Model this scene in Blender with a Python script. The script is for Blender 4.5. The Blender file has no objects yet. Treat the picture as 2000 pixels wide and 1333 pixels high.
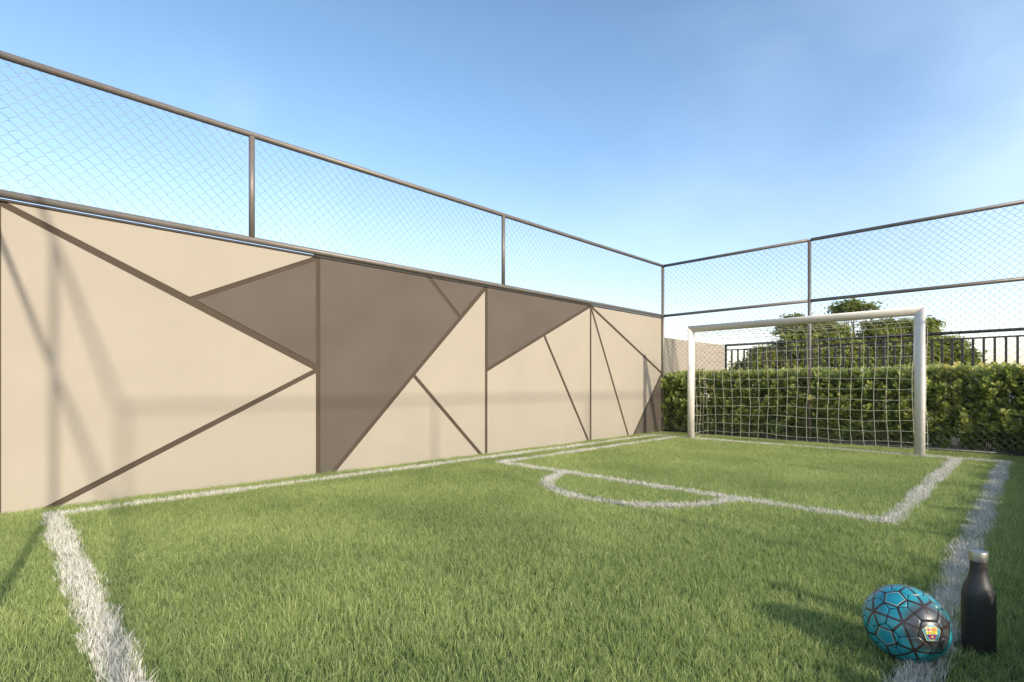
import bpy, bmesh, math, random
import numpy as np
from mathutils import Vector, Matrix, Quaternion

S = bpy.context.scene
C = S.collection
R = math.radians

# ------------------------------------------------------------------ camera
cam_d = bpy.data.cameras.new('camera')
cam = bpy.data.objects.new('camera', cam_d)
C.objects.link(cam)
cam.location = (5.020, -9.026, 0.90)
cam.rotation_euler = (R(90), 0, 0.7899)
cam_d.sensor_width = 36.0
cam_d.lens = 36.0 * 1015.6 / 2000.0
cam_d.shift_y = (752.9 - 666.5) / 2000.0
cam_d.clip_start = 0.02
cam_d.clip_end = 3000
S.camera = cam

# ------------------------------------------------------------------ sky, sun, exposure
SUN = Vector((1.0, -0.146, 0.474)).normalized()
W = bpy.data.worlds.new('World')
S.world = W
W.use_nodes = True
wn, wl = W.node_tree.nodes, W.node_tree.links
wn.clear()
sky = wn.new('ShaderNodeTexSky')
sky.sky_type = 'NISHITA'
sky.sun_disc = False
sky.sun_elevation = math.asin(SUN.z)
sky.sun_rotation = math.atan2(SUN.x, SUN.y)
sky.altitude = 0
sky.air_density = 1.0
sky.dust_density = 1.2
sky.ozone_density = 3.0
tc = wn.new('ShaderNodeTexCoord')
mp = wn.new('ShaderNodeMapping')
mp.inputs['Rotation'].default_value = (0.2, 0.5, 0.6)
mp.inputs['Scale'].default_value = (1.0, 1.5, 1.8)
nz = wn.new('ShaderNodeTexNoise')
nz.inputs['Scale'].default_value = 1.1
nz.inputs['Detail'].default_value = 8
nz.inputs['Roughness'].default_value = 0.48
nz.inputs['Distortion'].default_value = 0.15
cr = wn.new('ShaderNodeMapRange')
cr.inputs['From Min'].default_value = 0.44
cr.inputs['From Max'].default_value = 0.80
cr.inputs['To Max'].default_value = 0.20
cr.interpolation_type = 'SMOOTHSTEP'
mx = wn.new('ShaderNodeMix')
mx.data_type = 'RGBA'
mx.inputs['B'].default_value = (7.6, 8.6, 9.4, 1)
hs = wn.new('ShaderNodeHueSaturation')
hs.inputs['Saturation'].default_value = 0.95
bg = wn.new('ShaderNodeBackground')
bg.inputs['Strength'].default_value = 0.15
wo = wn.new('ShaderNodeOutputWorld')
wl.new(tc.outputs['Generated'], mp.inputs['Vector'])
wl.new(mp.outputs['Vector'], nz.inputs['Vector'])
wl.new(nz.outputs['Fac'], cr.inputs['Value'])
wl.new(cr.outputs['Result'], mx.inputs['Factor'])
wl.new(sky.outputs['Color'], hs.inputs['Color'])
sx = wn.new('ShaderNodeSeparateXYZ')
er = wn.new('ShaderNodeValToRGB')
er.color_ramp.interpolation = 'EASE'
ee = er.color_ramp.elements
ee[0].position = 0.0; ee[0].color = (1.32, 1.05, 0.92, 1)
ee[1].position = 0.55; ee[1].color = (0.80, 0.88, 0.85, 1)
q = ee.new(0.22); q.color = (1.06, 0.97, 0.91, 1)
q = ee.new(0.42); q.color = (0.86, 0.91, 0.88, 1)
q = ee.new(0.72); q.color = (0.58, 0.68, 0.74, 1)
em = wn.new('ShaderNodeMix'); em.data_type = 'RGBA'; em.blend_type = 'MULTIPLY'
em.inputs['Factor'].default_value = 1.0
wl.new(tc.outputs['Generated'], sx.inputs['Vector'])
wl.new(sx.outputs['Z'], er.inputs['Fac'])
wl.new(hs.outputs['Color'], em.inputs['A']); wl.new(er.outputs['Color'], em.inputs['B'])
wl.new(em.outputs['Result'], mx.inputs['A'])
wl.new(mx.outputs['Result'], bg.inputs['Color'])
wl.new(bg.outputs['Background'], wo.inputs['Surface'])

sun_d = bpy.data.lights.new('sun', 'SUN')
sun_d.energy = 2.15
sun_d.angle = R(1.7)
sun_d.color = (1.0, 0.89, 0.745)
sun = bpy.data.objects.new('sun', sun_d)
C.objects.link(sun)
sun.location = (20, -3, 10)
sun.rotation_euler = SUN.to_track_quat('Z', 'Y').to_euler()

S.view_settings.view_transform = 'Standard'
S.view_settings.look = 'None'
S.view_settings.exposure = 1.1
S.view_settings.gamma = 1.0
S.view_settings.use_curve_mapping = False
S.render.engine = 'CYCLES'

rng = np.random.default_rng(7)
random.seed(7)

# ------------------------------------------------------------------ helpers
def tag(o, label=None, cat=None, group=None, kind=None):
    if label: o['label'] = label
    if cat: o['category'] = cat
    if group: o['group'] = group
    if kind: o['kind'] = kind
    return o

def empty(name, loc=(0, 0, 0)):
    o = bpy.data.objects.new(name, None)
    o.location = loc
    o.empty_display_size = 0.2
    C.objects.link(o)
    return o

class MB:
    """vertices and faces of one mesh object"""
    def __init__(s):
        s.v, s.f = [], []
    def add(s, vs, fs):
        b = len(s.v)
        s.v += [tuple(v) for v in vs]
        s.f += [tuple(i + b for i in f) for f in fs]
    def box(s, x0, x1, y0, y1, z0, z1, bv=0.0):
        if bv <= 0:
            vs = [(x, y, z) for z in (z0, z1) for y in (y0, y1) for x in (x0, x1)]
            s.add(vs, [(0, 2, 3, 1), (4, 5, 7, 6), (0, 1, 5, 4), (2, 6, 7, 3), (0, 4, 6, 2), (1, 3, 7, 5)])
            return
        # chamfered box: three rings
        b = bv
        def ring(i, z):
            xa, xb, ya, yb = x0 + i, x1 - i, y0 + i, y1 - i
            return [(xa + b, ya, z), (xb - b, ya, z), (xb, ya + b, z), (xb, yb - b, z),
                    (xb - b, yb, z), (xa + b, yb, z), (xa, yb - b, z), (xa, ya + b, z)]
        vs = ring(b, z0) + ring(0, z0 + b) + ring(0, z1 - b) + ring(b, z1)
        fs = [tuple(range(7, -1, -1)), tuple(range(24, 32))]
        for k in range(3):
            for i in range(8):
                j = (i + 1) % 8
                fs.append((k * 8 + i, k * 8 + j, k * 8 + 8 + j, k * 8 + 8 + i))
        s.add(vs, fs)
    def tube(s, pts, r, n=12, caps=True):
        pts = [Vector(p) for p in pts]
        rs = r if isinstance(r, (list, tuple)) else [r] * len(pts)
        d0 = (pts[1] - pts[0]).normalized()
        up = Vector((0, 0, 1)) if abs(d0.z) < 0.9 else Vector((1, 0, 0))
        a = d0.cross(up).normalized()
        vs, fs = [], []
        for k, p in enumerate(pts):
            if k == 0: d = d0
            elif k == len(pts) - 1: d = (pts[k] - pts[k - 1]).normalized()
            else: d = ((pts[k + 1] - p).normalized() + (p - pts[k - 1]).normalized()).normalized()
            a = (a - d * a.dot(d)).normalized()
            b = d.cross(a)
            for i in range(n):
                t = 2 * math.pi * i / n
                vs.append(p + (a * math.cos(t) + b * math.sin(t)) * rs[k])
        for k in range(len(pts) - 1):
            for i in range(n):
                j = (i + 1) % n
                fs.append((k * n + i, k * n + j, (k + 1) * n + j, (k + 1) * n + i))
        if caps:
            fs.append(tuple(range(n - 1, -1, -1)))
            m = (len(pts) - 1) * n
            fs.append(tuple(range(m, m + n)))
        s.add(vs, fs)
    def lathe(s, prof, n=48, c=(0, 0)):
        vs, fs = [], []
        for r_, z in prof:
            for i in range(n):
                t = 2 * math.pi * i / n
                vs.append((c[0] + r_ * math.cos(t), c[1] + r_ * math.sin(t), z))
        for k in range(len(prof) - 1):
            for i in range(n):
                j = (i + 1) % n
                fs.append((k * n + i, k * n + j, (k + 1) * n + j, (k + 1) * n + i))
        fs.append(tuple(range(n - 1, -1, -1)))
        m = (len(prof) - 1) * n
        fs.append(tuple(range(m, m + n)))
        s.add(vs, fs)
    def build(s, name, mat, parent=None, smooth=False):
        me = bpy.data.meshes.new(name)
        me.from_pydata([tuple(v) for v in s.v], [], s.f)
        if mat is not None: me.materials.append(mat)
        if smooth:
            me.shade_smooth()
        me.update()
        o = bpy.data.objects.new(name, me)
        o.parent = parent
        C.objects.link(o)
        return o

def np_mesh(name, V, F, mats=(), smooth=False, attrs=None, mi=None):
    """V (n,3); F (m,k) constant k"""
    V = np.asarray(V, np.float32); F = np.asarray(F, np.int32)
    me = bpy.data.meshes.new(name)
    m, k = F.shape
    me.vertices.add(len(V)); me.vertices.foreach_set('co', V.ravel())
    me.loops.add(m * k); me.loops.foreach_set('vertex_index', F.ravel())
    me.polygons.add(m)
    me.polygons.foreach_set('loop_start', np.arange(m, dtype=np.int32) * k)
    me.polygons.foreach_set('loop_total', np.full(m, k, np.int32))
    if mi is not None: me.polygons.foreach_set('material_index', np.asarray(mi, np.int32))
    me.update(calc_edges=True)
    if smooth: me.shade_smooth()
    for q in mats: me.materials.append(q)
    for n_, a in (attrs or {}).items():
        at = me.attributes.new(n_, 'FLOAT', 'POINT')
        at.data.foreach_set('value', np.asarray(a, np.float32))
    return me

def link(name, me, parent=None, mw=None):
    o = bpy.data.objects.new(name, me)
    o.parent = parent
    if mw is not None: o.matrix_basis = mw
    C.objects.link(o)
    return o

def tubes_np(A, B, r, n=3):
    """straight prisms from A[i] to B[i]"""
    A = np.asarray(A, float); B = np.asarray(B, float)
    D = B - A; D /= np.linalg.norm(D, axis=1)[:, None] + 1e-12
    up = np.where(np.abs(D[:, 2:3]) > 0.95, np.array([[1., 0, 0]]), np.array([[0, 0, 1.]]))
    a = np.cross(D, up); a /= np.linalg.norm(a, axis=1)[:, None]
    b = np.cross(D, a)
    N = len(A); V = np.zeros((N, 2 * n, 3))
    for i in range(n):
        t = 2 * math.pi * i / n + 0.4
        o = (a * math.cos(t) + b * math.sin(t)) * r
        V[:, i] = A + o; V[:, n + i] = B + o
    f = []
    for i in range(n):
        j = (i + 1) % n
        f.append([i, j, n + j, n + i])
    F = (np.arange(N)[:, None, None] * 2 * n + np.array(f)[None]).reshape(-1, 4)
    return V.reshape(-1, 3), F

# ------------------------------------------------------------------ materials
def mat(name):
    m = bpy.data.materials.new(name)
    m.use_nodes = True
    nt = m.node_tree
    p = nt.nodes['Principled BSDF']
    return m, nt, p

def simple(name, col, rough=0.5, metal=0.0, var=0.12, scale=6.0, bump=0.0, bscale=60.0, spec=0.5):
    m, nt, p = mat(name)
    N, L = nt.nodes, nt.links
    geo = N.new('ShaderNodeNewGeometry')
    nz = N.new('ShaderNodeTexNoise'); nz.inputs['Scale'].default_value = scale; nz.inputs['Detail'].default_value = 6
    L.new(geo.outputs['Position'], nz.inputs['Vector'])
    mr = N.new('ShaderNodeMapRange')
    mr.inputs['From Min'].default_value = 0.3; mr.inputs['From Max'].default_value = 0.7
    mr.inputs['To Min'].default_value = 1 - var; mr.inputs['To Max'].default_value = 1 + var * 0.6
    L.new(nz.outputs['Fac'], mr.inputs['Value'])
    vm = N.new('ShaderNodeVectorMath'); vm.operation = 'SCALE'
    vm.inputs[0].default_value = col
    L.new(mr.outputs['Result'], vm.inputs['Scale'])
    L.new(vm.outputs['Vector'], p.inputs['Base Color'])
    mr2 = N.new('ShaderNodeMapRange')
    mr2.inputs['To Min'].default_value = max(0, rough - 0.08); mr2.inputs['To Max'].default_value = min(1, rough + 0.1)
    nz2 = N.new('ShaderNodeTexNoise'); nz2.inputs['Scale'].default_value = scale * 4
    L.new(geo.outputs['Position'], nz2.inputs['Vector'])
    L.new(nz2.outputs['Fac'], mr2.inputs['Value'])
    L.new(mr2.outputs['Result'], p.inputs['Roughness'])
    p.inputs['Metallic'].default_value = metal
    p.inputs['Specular IOR Level'].default_value = spec
    if bump > 0:
        nb = N.new('ShaderNodeTexNoise'); nb.inputs['Scale'].default_value = bscale; nb.inputs['Detail'].default_value = 5
        L.new(geo.outputs['Position'], nb.inputs['Vector'])
        b = N.new('ShaderNodeBump'); b.inputs['Strength'].default_value = bump; b.inputs['Distance'].default_value = 0.004
        L.new(nb.outputs['Fac'], b.inputs['Height'])
        L.new(b.outputs['Normal'], p.inputs['Normal'])
    return m

M_beige = simple('beige_render', (0.338, 0.298, 0.238), 0.85, var=0.035, scale=2.2, bump=0.25, bscale=140, spec=0.2)
M_brown = simple('taupe_render', (0.103, 0.085, 0.068), 0.8, var=0.10, scale=1.8, bump=0.25, bscale=140, spec=0.25)
M_joint = simple('joint_strip', (0.070, 0.053, 0.037), 0.8, var=0.08, scale=3, spec=0.2)
M_cap_shade = simple('cap_painted_shade', (0.03, 0.026, 0.02), 0.7, var=0.1)  # near-black colour imitates the shadow line under the rail
M_pipe = simple('taupe_painted_steel', (0.165, 0.147, 0.126), 0.42, metal=0.15, var=0.10, scale=9, bump=0.05, bscale=30)
M_wire = simple('galvanised_wire', (0.13, 0.13, 0.128), 0.45, metal=0.3, var=0.15, scale=20)
M_wire2 = simple('bright_galvanised_wire', (0.30, 0.30, 0.29), 0.4, metal=0.4, var=0.15, scale=20)
M_rail = simple('charcoal_painted_steel', (0.045, 0.045, 0.045), 0.45, metal=0.2, var=0.15, scale=8)
M_goal = simple('white_goal_paint', (0.70, 0.665, 0.60), 0.50, var=0.035, scale=5, bump=0.03, bscale=40)
M_net = simple('cream_net_cord', (0.58, 0.56, 0.44), 0.8, var=0.08, scale=10)
M_soil = simple('soil', (0.045, 0.034, 0.022), 0.95, var=0.4, scale=8, bump=0.6, bscale=50)
M_ground = simple('lawn_earth', (0.060, 0.085, 0.030), 0.95, var=0.4, scale=20, bump=0.6, bscale=90)
M_chalk = simple('line_paint', (0.20, 0.20, 0.15), 0.95, var=0.35, scale=30, bump=0.5, bscale=120)
M_kerb = simple('concrete_kerb', (0.30, 0.27, 0.235), 0.9, var=0.15, scale=8, bump=0.4, bscale=60)
M_bark = simple('bark', (0.085, 0.062, 0.042), 0.95, var=0.3, scale=18, bump=0.8, bscale=40)
M_stem = simple('green_stem', (0.12, 0.13, 0.055), 0.7, var=0.3, scale=12)
M_bottle = simple('black_powder_coat', (0.032, 0.030, 0.028), 0.48, metal=0.0, var=0.1, scale=20, bump=0.05, bscale=500)
M_steel = simple('brushed_steel', (0.42, 0.41, 0.38), 0.40, metal=1.0, var=0.05, scale=20)

def leafy(name, ramp, attr, transl, rough, spec=0.4, big=0.25, bigscale=0.8, tipattr=None):
    """ramp: list of (pos, colour) over a per-leaf attribute; large-scale noise varies it"""
    m, nt, p = mat(name)
    N, L = nt.nodes, nt.links
    at = N.new('ShaderNodeAttribute'); at.attribute_name = attr
    geo = N.new('ShaderNodeNewGeometry')
    nz = N.new('ShaderNodeTexNoise'); nz.inputs['Scale'].default_value = bigscale; nz.inputs['Detail'].default_value = 4
    L.new(geo.outputs['Position'], nz.inputs['Vector'])
    mr = N.new('ShaderNodeMapRange')
    mr.inputs['From Min'].default_value = 0.3; mr.inputs['From Max'].default_value = 0.7
    mr.inputs['To Min'].default_value = -big; mr.inputs['To Max'].default_value = big
    L.new(nz.outputs['Fac'], mr.inputs['Value'])
    ad = N.new('ShaderNodeMath'); ad.operation = 'ADD'; ad.use_clamp = True
    L.new(at.outputs['Fac'], ad.inputs[0]); L.new(mr.outputs['Result'], ad.inputs[1])
    rp = N.new('ShaderNodeValToRGB')
    e = rp.color_ramp.elements
    while len(e) > 1: e.remove(e[-1])
    e[0].position = ramp[0][0]; e[0].color = (*ramp[0][1], 1)
    for q, c in ramp[1:]:
        k = e.new(q); k.color = (*c, 1)
    L.new(ad.outputs[0], rp.inputs['Fac'])
    col = rp.outputs['Color']
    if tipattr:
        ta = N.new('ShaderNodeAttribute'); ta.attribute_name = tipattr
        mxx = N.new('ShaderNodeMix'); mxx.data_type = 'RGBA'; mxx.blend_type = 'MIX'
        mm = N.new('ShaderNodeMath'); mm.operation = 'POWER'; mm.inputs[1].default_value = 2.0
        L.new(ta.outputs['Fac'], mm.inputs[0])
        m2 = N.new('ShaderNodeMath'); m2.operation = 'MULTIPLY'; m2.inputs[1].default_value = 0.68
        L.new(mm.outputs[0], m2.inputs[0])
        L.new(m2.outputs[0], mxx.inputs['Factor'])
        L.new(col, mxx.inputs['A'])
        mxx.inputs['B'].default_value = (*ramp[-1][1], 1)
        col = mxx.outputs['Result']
    L.new(col, p.inputs['Base Color'])
    p.inputs['Roughness'].default_value = rough
    p.inputs['Specular IOR Level'].default_value = spec
    tr = N.new('ShaderNodeBsdfTranslucent')
    hsv = N.new('ShaderNodeHueSaturation'); hsv.inputs['Saturation'].default_value = 1.15; hsv.inputs['Value'].default_value = 1.5
    L.new(col, hsv.inputs['Color']); L.new(hsv.outputs['Color'], tr.inputs['Color'])
    ms = N.new('ShaderNodeMixShader'); ms.inputs['Fac'].default_value = transl
    out = N['Material Output']
    L.new(p.outputs['BSDF'], ms.inputs[1]); L.new(tr.outputs['BSDF'], ms.inputs[2])
    L.new(ms.outputs['Shader'], out.inputs['Surface'])
    return m

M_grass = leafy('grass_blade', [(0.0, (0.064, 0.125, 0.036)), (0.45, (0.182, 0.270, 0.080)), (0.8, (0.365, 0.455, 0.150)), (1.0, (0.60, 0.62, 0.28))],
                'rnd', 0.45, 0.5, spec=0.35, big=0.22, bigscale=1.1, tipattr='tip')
M_paint = leafy('painted_grass_blade', [(0.0, (0.16, 0.20, 0.10)), (0.10, (0.38, 0.37, 0.29)), (0.30, (0.64, 0.61, 0.54)), (1.0, (0.80, 0.765, 0.69))],
                'rnd', 0.22, 0.8, spec=0.2, big=0.12, bigscale=9.0)
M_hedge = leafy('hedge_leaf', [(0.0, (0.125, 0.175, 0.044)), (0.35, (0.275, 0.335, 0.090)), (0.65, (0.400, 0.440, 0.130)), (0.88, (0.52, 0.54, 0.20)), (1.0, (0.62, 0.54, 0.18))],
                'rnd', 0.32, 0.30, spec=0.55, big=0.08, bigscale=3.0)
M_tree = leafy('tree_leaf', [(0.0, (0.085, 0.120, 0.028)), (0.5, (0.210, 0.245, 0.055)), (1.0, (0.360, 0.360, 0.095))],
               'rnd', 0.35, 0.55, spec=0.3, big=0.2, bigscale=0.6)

# ------------------------------------------------------------------ ground
X_R, Y_B = 5.15, -9.075        # right fence line, back fence line
g = MB()
n = 24
gx = [-600, -60, -12, -3, 5.5, 12, 60, 600]; gy = [-600, -60, -15, -9.2, 0.06, 6, 60, 600]
vs = [(x, y, -0.006) for y in gy for x in gx]
g.add(vs, [(j * 8 + i, j * 8 + i + 1, (j + 1) * 8 + i + 1, (j + 1) * 8 + i) for j in range(7) for i in range(7)])
tag(g.build('ground', M_soil), 'dark soil ground around the court and under the hedge', kind='structure')
g = MB(); g.add([(0, Y_B - 0.1, 0), (X_R + 0.05, Y_B - 0.1, 0), (X_R + 0.05, 0.02, 0), (0, 0.02, 0)], [(0, 1, 2, 3)])
tag(g.build('pitch_ground', M_ground), 'earth of the small football pitch beneath the grass', kind='structure')

# ------------------------------------------------------------------ painted lines (court coordinates)
LW = 0.052       # half width
XL, XR, YG, YN = 0.30, 4.76, -0.80, -8.755
BX0, BX1, BY = 0.70, 4.35, -4.93
AX, AR = 2.53, 0.84
arc = [(AX + AR * math.cos(t), BY + AR * math.sin(t)) for t in np.linspace(-math.pi, 0, 25)]
segs = [((XL, YN), (XL, YG)), ((XR, YN), (XR, YG)), ((XL, YG), (XR, YG)), ((XL, YN), (XR, YN)),
        ((BX0, BY), (BX0, YG)), ((BX1, BY), (BX1, YG)), ((BX0, BY), (BX1, BY))] + list(zip(arc[:-1], arc[1:]))
sA = np.array([s[0] for s in segs]); sB = np.array([s[1] for s in segs])
def line_dist(P):
    out = np.full(len(P), 9.0)
    for a, b in zip(sA, sB):
        d = b - a; t = np.clip(((P - a) @ d) / (d @ d), 0, 1)
        out = np.minimum(out, np.linalg.norm(P - (a + t[:, None] * d), axis=1))
    return out
g = MB()
def strip(a, b, z):
    a = Vector((*a, 0)); b = Vector((*b, 0)); d = (b - a).normalized(); s = Vector((-d.y, d.x, 0)) * LW * 0.8
    g.add([(p.x, p.y, z) for p in (a - s, b - s, b + s, a + s)], [(0, 1, 2, 3)])
for k, (a, b) in enumerate(segs[:7]):
    strip(a, b, 0.004 + 0.0015 * k)
na = len(arc)
vs = []
for x, y in arc:
    d = Vector((x - AX, y - BY)).normalized()
    for s_ in (-1, 1): vs.append((x + d.x * s_ * LW * 0.8, y + d.y * s_ * LW * 0.8, 0.0155))
g.add(vs, [(2 * i, 2 * i + 1, 2 * i + 3, 2 * i + 2) for i in range(na - 1)])
tag(g.build('line_marking', M_chalk), 'white painted pitch lines on the earth under the turf', kind='structure')

# ------------------------------------------------------------------ grass tufts
def tuft(nb, rad, hmin, hmax, w, lean, seed):
    r = np.random.default_rng(seed)
    V, F, RN, TP = [], [], [], []
    for i in range(nb):
        a = r.uniform(0, 2 * math.pi); q = rad * math.sqrt(r.uniform())
        root = np.array([q * math.cos(a), q * math.sin(a), -0.004])
        h = r.uniform(hmin, hmax) * (0.75 if r.uniform() < 0.3 else 1)
        az = a + r.normal(0, 1.2)
        ld = np.array([math.cos(az), math.sin(az), 0]); ln = abs(r.normal(0, lean)) + 0.1
        fa = r.uniform(0, 2 * math.pi)
        sd = np.array([math.cos(fa), math.sin(fa), 0]) * w * r.uniform(0.7, 1.25) * 0.5
        b = len(V)
        rn = r.uniform()
        if r.uniform() < 0.06: rn = 1.0
        for t in (0, 0.38, 0.72):
            c = root + np.array([0, 0, h * t * (1 - 0.25 * ln * t)]) + ld * h * ln * t * t
            ww = (1, 0.95, 0.62)[int(t * 2.9)]
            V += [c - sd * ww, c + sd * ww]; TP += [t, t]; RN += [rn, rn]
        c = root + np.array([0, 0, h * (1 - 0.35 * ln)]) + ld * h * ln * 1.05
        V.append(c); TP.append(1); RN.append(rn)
        F += [(b, b + 1, b + 3), (b, b + 3, b + 2), (b + 2, b + 3, b + 5), (b + 2, b + 5, b + 4), (b + 4, b + 5, b + 6)]
    return np.array(V), np.array(F), np.array(RN), np.array(TP)

NV = 7
def variants(prefix, material, **k):
    out = []
    for i in range(NV):
        V, F, RN, TP = tuft(seed=100 + i, **k)
        out.append(bpy.data.objects.new(prefix, np_mesh(prefix, V, F, [material], True, {'rnd': RN, 'tip': TP})))
    return out

def scatter(name, P, scale, variants_, label):
    N = len(P)
    me = bpy.data.meshes.new(name)
    V = np.zeros((N, 3), np.float32); V[:, :2] = P
    me.vertices.add(N); me.vertices.foreach_set('co', V.ravel())
    rot = np.zeros((N, 3), np.float32); rot[:, 2] = rng.uniform(0, 6.283, N)
    rot[:, :2] = rng.normal(0, 0.09, (N, 2))
    a = me.attributes.new('rot', 'FLOAT_VECTOR', 'POINT'); a.data.foreach_set('vector', rot.ravel())
    a = me.attributes.new('scl', 'FLOAT', 'POINT'); a.data.foreach_set('value', np.asarray(scale, np.float32))
    a = me.attributes.new('idx', 'INT', 'POINT'); a.data.foreach_set('value', rng.integers(0, len(variants_), N).astype(np.int32))
    o = link(name, me)
    ng = bpy.data.node_groups.new(name, 'GeometryNodeTree')
    ng.interface.new_socket('Geometry', in_out='INPUT', socket_type='NodeSocketGeometry')
    ng.interface.new_socket('Geometry', in_out='OUTPUT', socket_type='NodeSocketGeometry')
    Nn, L = ng.nodes, ng.links
    gi = Nn.new('NodeGroupInput'); go = Nn.new('NodeGroupOutput'); jn = Nn.new('GeometryNodeJoinGeometry')
    def named(t, nm):
        q = Nn.new('GeometryNodeInputNamedAttribute'); q.data_type = t; q.inputs['Name'].default_value = nm
        return q.outputs['Attribute']
    ro, sc, ix = named('FLOAT_VECTOR', 'rot'), named('FLOAT', 'scl'), named('INT', 'idx')
    mp_ = Nn.new('GeometryNodeMeshToPoints')
    L.new(gi.outputs[0], mp_.inputs['Mesh'])
    for k, vo in enumerate(variants_):
        oi = Nn.new('GeometryNodeObjectInfo'); oi.inputs['Object'].default_value = vo
        oi.inputs['As Instance'].default_value = True
        cm = Nn.new('FunctionNodeCompare'); cm.data_type = 'INT'; cm.operation = 'EQUAL'
        L.new(ix, cm.inputs[2]); cm.inputs[3].default_value = k
        ip = Nn.new('GeometryNodeInstanceOnPoints')
        L.new(mp_.outputs[0], ip.inputs['Points'])
        L.new(cm.outputs[0], ip.inputs['Selection'])
        L.new(oi.outputs['Geometry'], ip.inputs['Instance'])
        L.new(ro, ip.inputs['Rotation'])
        L.new(sc, ip.inputs['Scale'])
        L.new(ip.outputs[0], jn.inputs[0])
    L.new(jn.outputs[0], go.inputs[0])
    mod = o.modifiers.new('scatter', 'NODES'); mod.node_group = ng
    return tag(o, label, kind='stuff')

BALL = (4.716, -6.904); BR = 0.1188
BOT = (4.881, -6.665)
cell = 0.029
gxn, gyn = int((X_R + 0.02) / cell), int((0.14 - Y_B) / cell)
gi_, gj_ = np.meshgrid(np.arange(gxn), np.arange(gyn), indexing='ij')
P = np.stack([0.02 + (gi_ + rng.uniform(0, 1, gi_.shape)) * cell, Y_B - 0.1 + (gj_ + rng.uniform(0, 1, gi_.shape)) * cell], -1).reshape(-1, 2)
def keep_off(P, c, r): return np.hypot(P[:, 0] - c[0], P[:, 1] - c[1]) > r
k = keep_off(P, BALL, 0.05) & keep_off(P, BOT, 0.052) & keep_off(P, (0.955, -0.785), 0.06) & keep_off(P, (3.985, -0.785), 0.06)
P = P[k]
wob = 0.010 * np.sin(P[:, 0] * 7.1 + P[:, 1] * 5.3) + 0.010 * np.sin(P[:, 0] * 17 - P[:, 1] * 13.0)
ld = line_dist(P) + wob
prob = 1 / (1 + np.exp((ld - LW) / 0.009)) * 0.985
P = P[rng.uniform(size=len(P)) > prob]
c2 = 0.0200
g1, g2 = np.meshgrid(np.arange(int((X_R) / c2)), np.arange(int(9.2 / c2)), indexing='ij')
Q = np.stack([(g1 + rng.uniform(0, 1, g1.shape)) * c2, Y_B + (g2 + rng.uniform(0, 1, g1.shape)) * c2], -1).reshape(-1, 2)
wq = 0.007 * np.sin(Q[:, 0] * 7.1 + Q[:, 1] * 5.3) + 0.006 * np.sin(Q[:, 0] * 17 - Q[:, 1] * 13.0)
Q = Q[rng.uniform(size=len(Q)) < 0.97 / (1 + np.exp((line_dist(Q) + wq - LW) / 0.006))]
Q = Q[keep_off(Q, BALL, 0.05) & keep_off(Q, (0.955, -0.785), 0.058) & keep_off(Q, (3.985, -0.785), 0.058)]
big = 1 + 0.14 * np.sin(P[:, 0] * 2.1 + 1.3 * np.sin(P[:, 1] * 1.7)) * np.sin(P[:, 1] * 2.6 + 0.7)
sc = rng.uniform(0.68, 1.12, len(P)) * big
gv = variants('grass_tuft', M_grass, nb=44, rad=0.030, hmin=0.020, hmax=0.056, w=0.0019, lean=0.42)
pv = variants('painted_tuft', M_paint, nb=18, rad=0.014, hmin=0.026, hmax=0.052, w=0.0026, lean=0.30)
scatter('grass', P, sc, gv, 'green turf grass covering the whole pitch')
scatter('painted_grass', Q, rng.uniform(0.85, 1.25, len(Q)), pv, 'white painted grass blades forming the pitch lines')

# ------------------------------------------------------------------ mural wall
ZW = 2.165
wall = empty('mural_wall', (0, -4.5, 0))
tag(wall, 'long beige and taupe wall with angular panels below the wire fence', 'wall')
def wpart(mb, name, m, **k):
    o = mb.build(name, m, None, **k)
    o.parent = wall; o.matrix_parent_inverse = Matrix.Translation(wall.location).inverted()
    return o
g = MB(); g.box(-0.16, -0.006, -9.6, -0.012, -0.05, ZW)
wpart(g, 'wall', M_joint)
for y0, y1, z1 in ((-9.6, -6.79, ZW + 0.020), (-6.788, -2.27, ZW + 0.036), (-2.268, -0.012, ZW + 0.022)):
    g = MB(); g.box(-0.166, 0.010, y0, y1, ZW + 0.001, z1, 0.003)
    wpart(g, 'wall_cap_shade', M_cap_shade)  # cap and gap filler, coloured as the shade beneath the pipe rail

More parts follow.
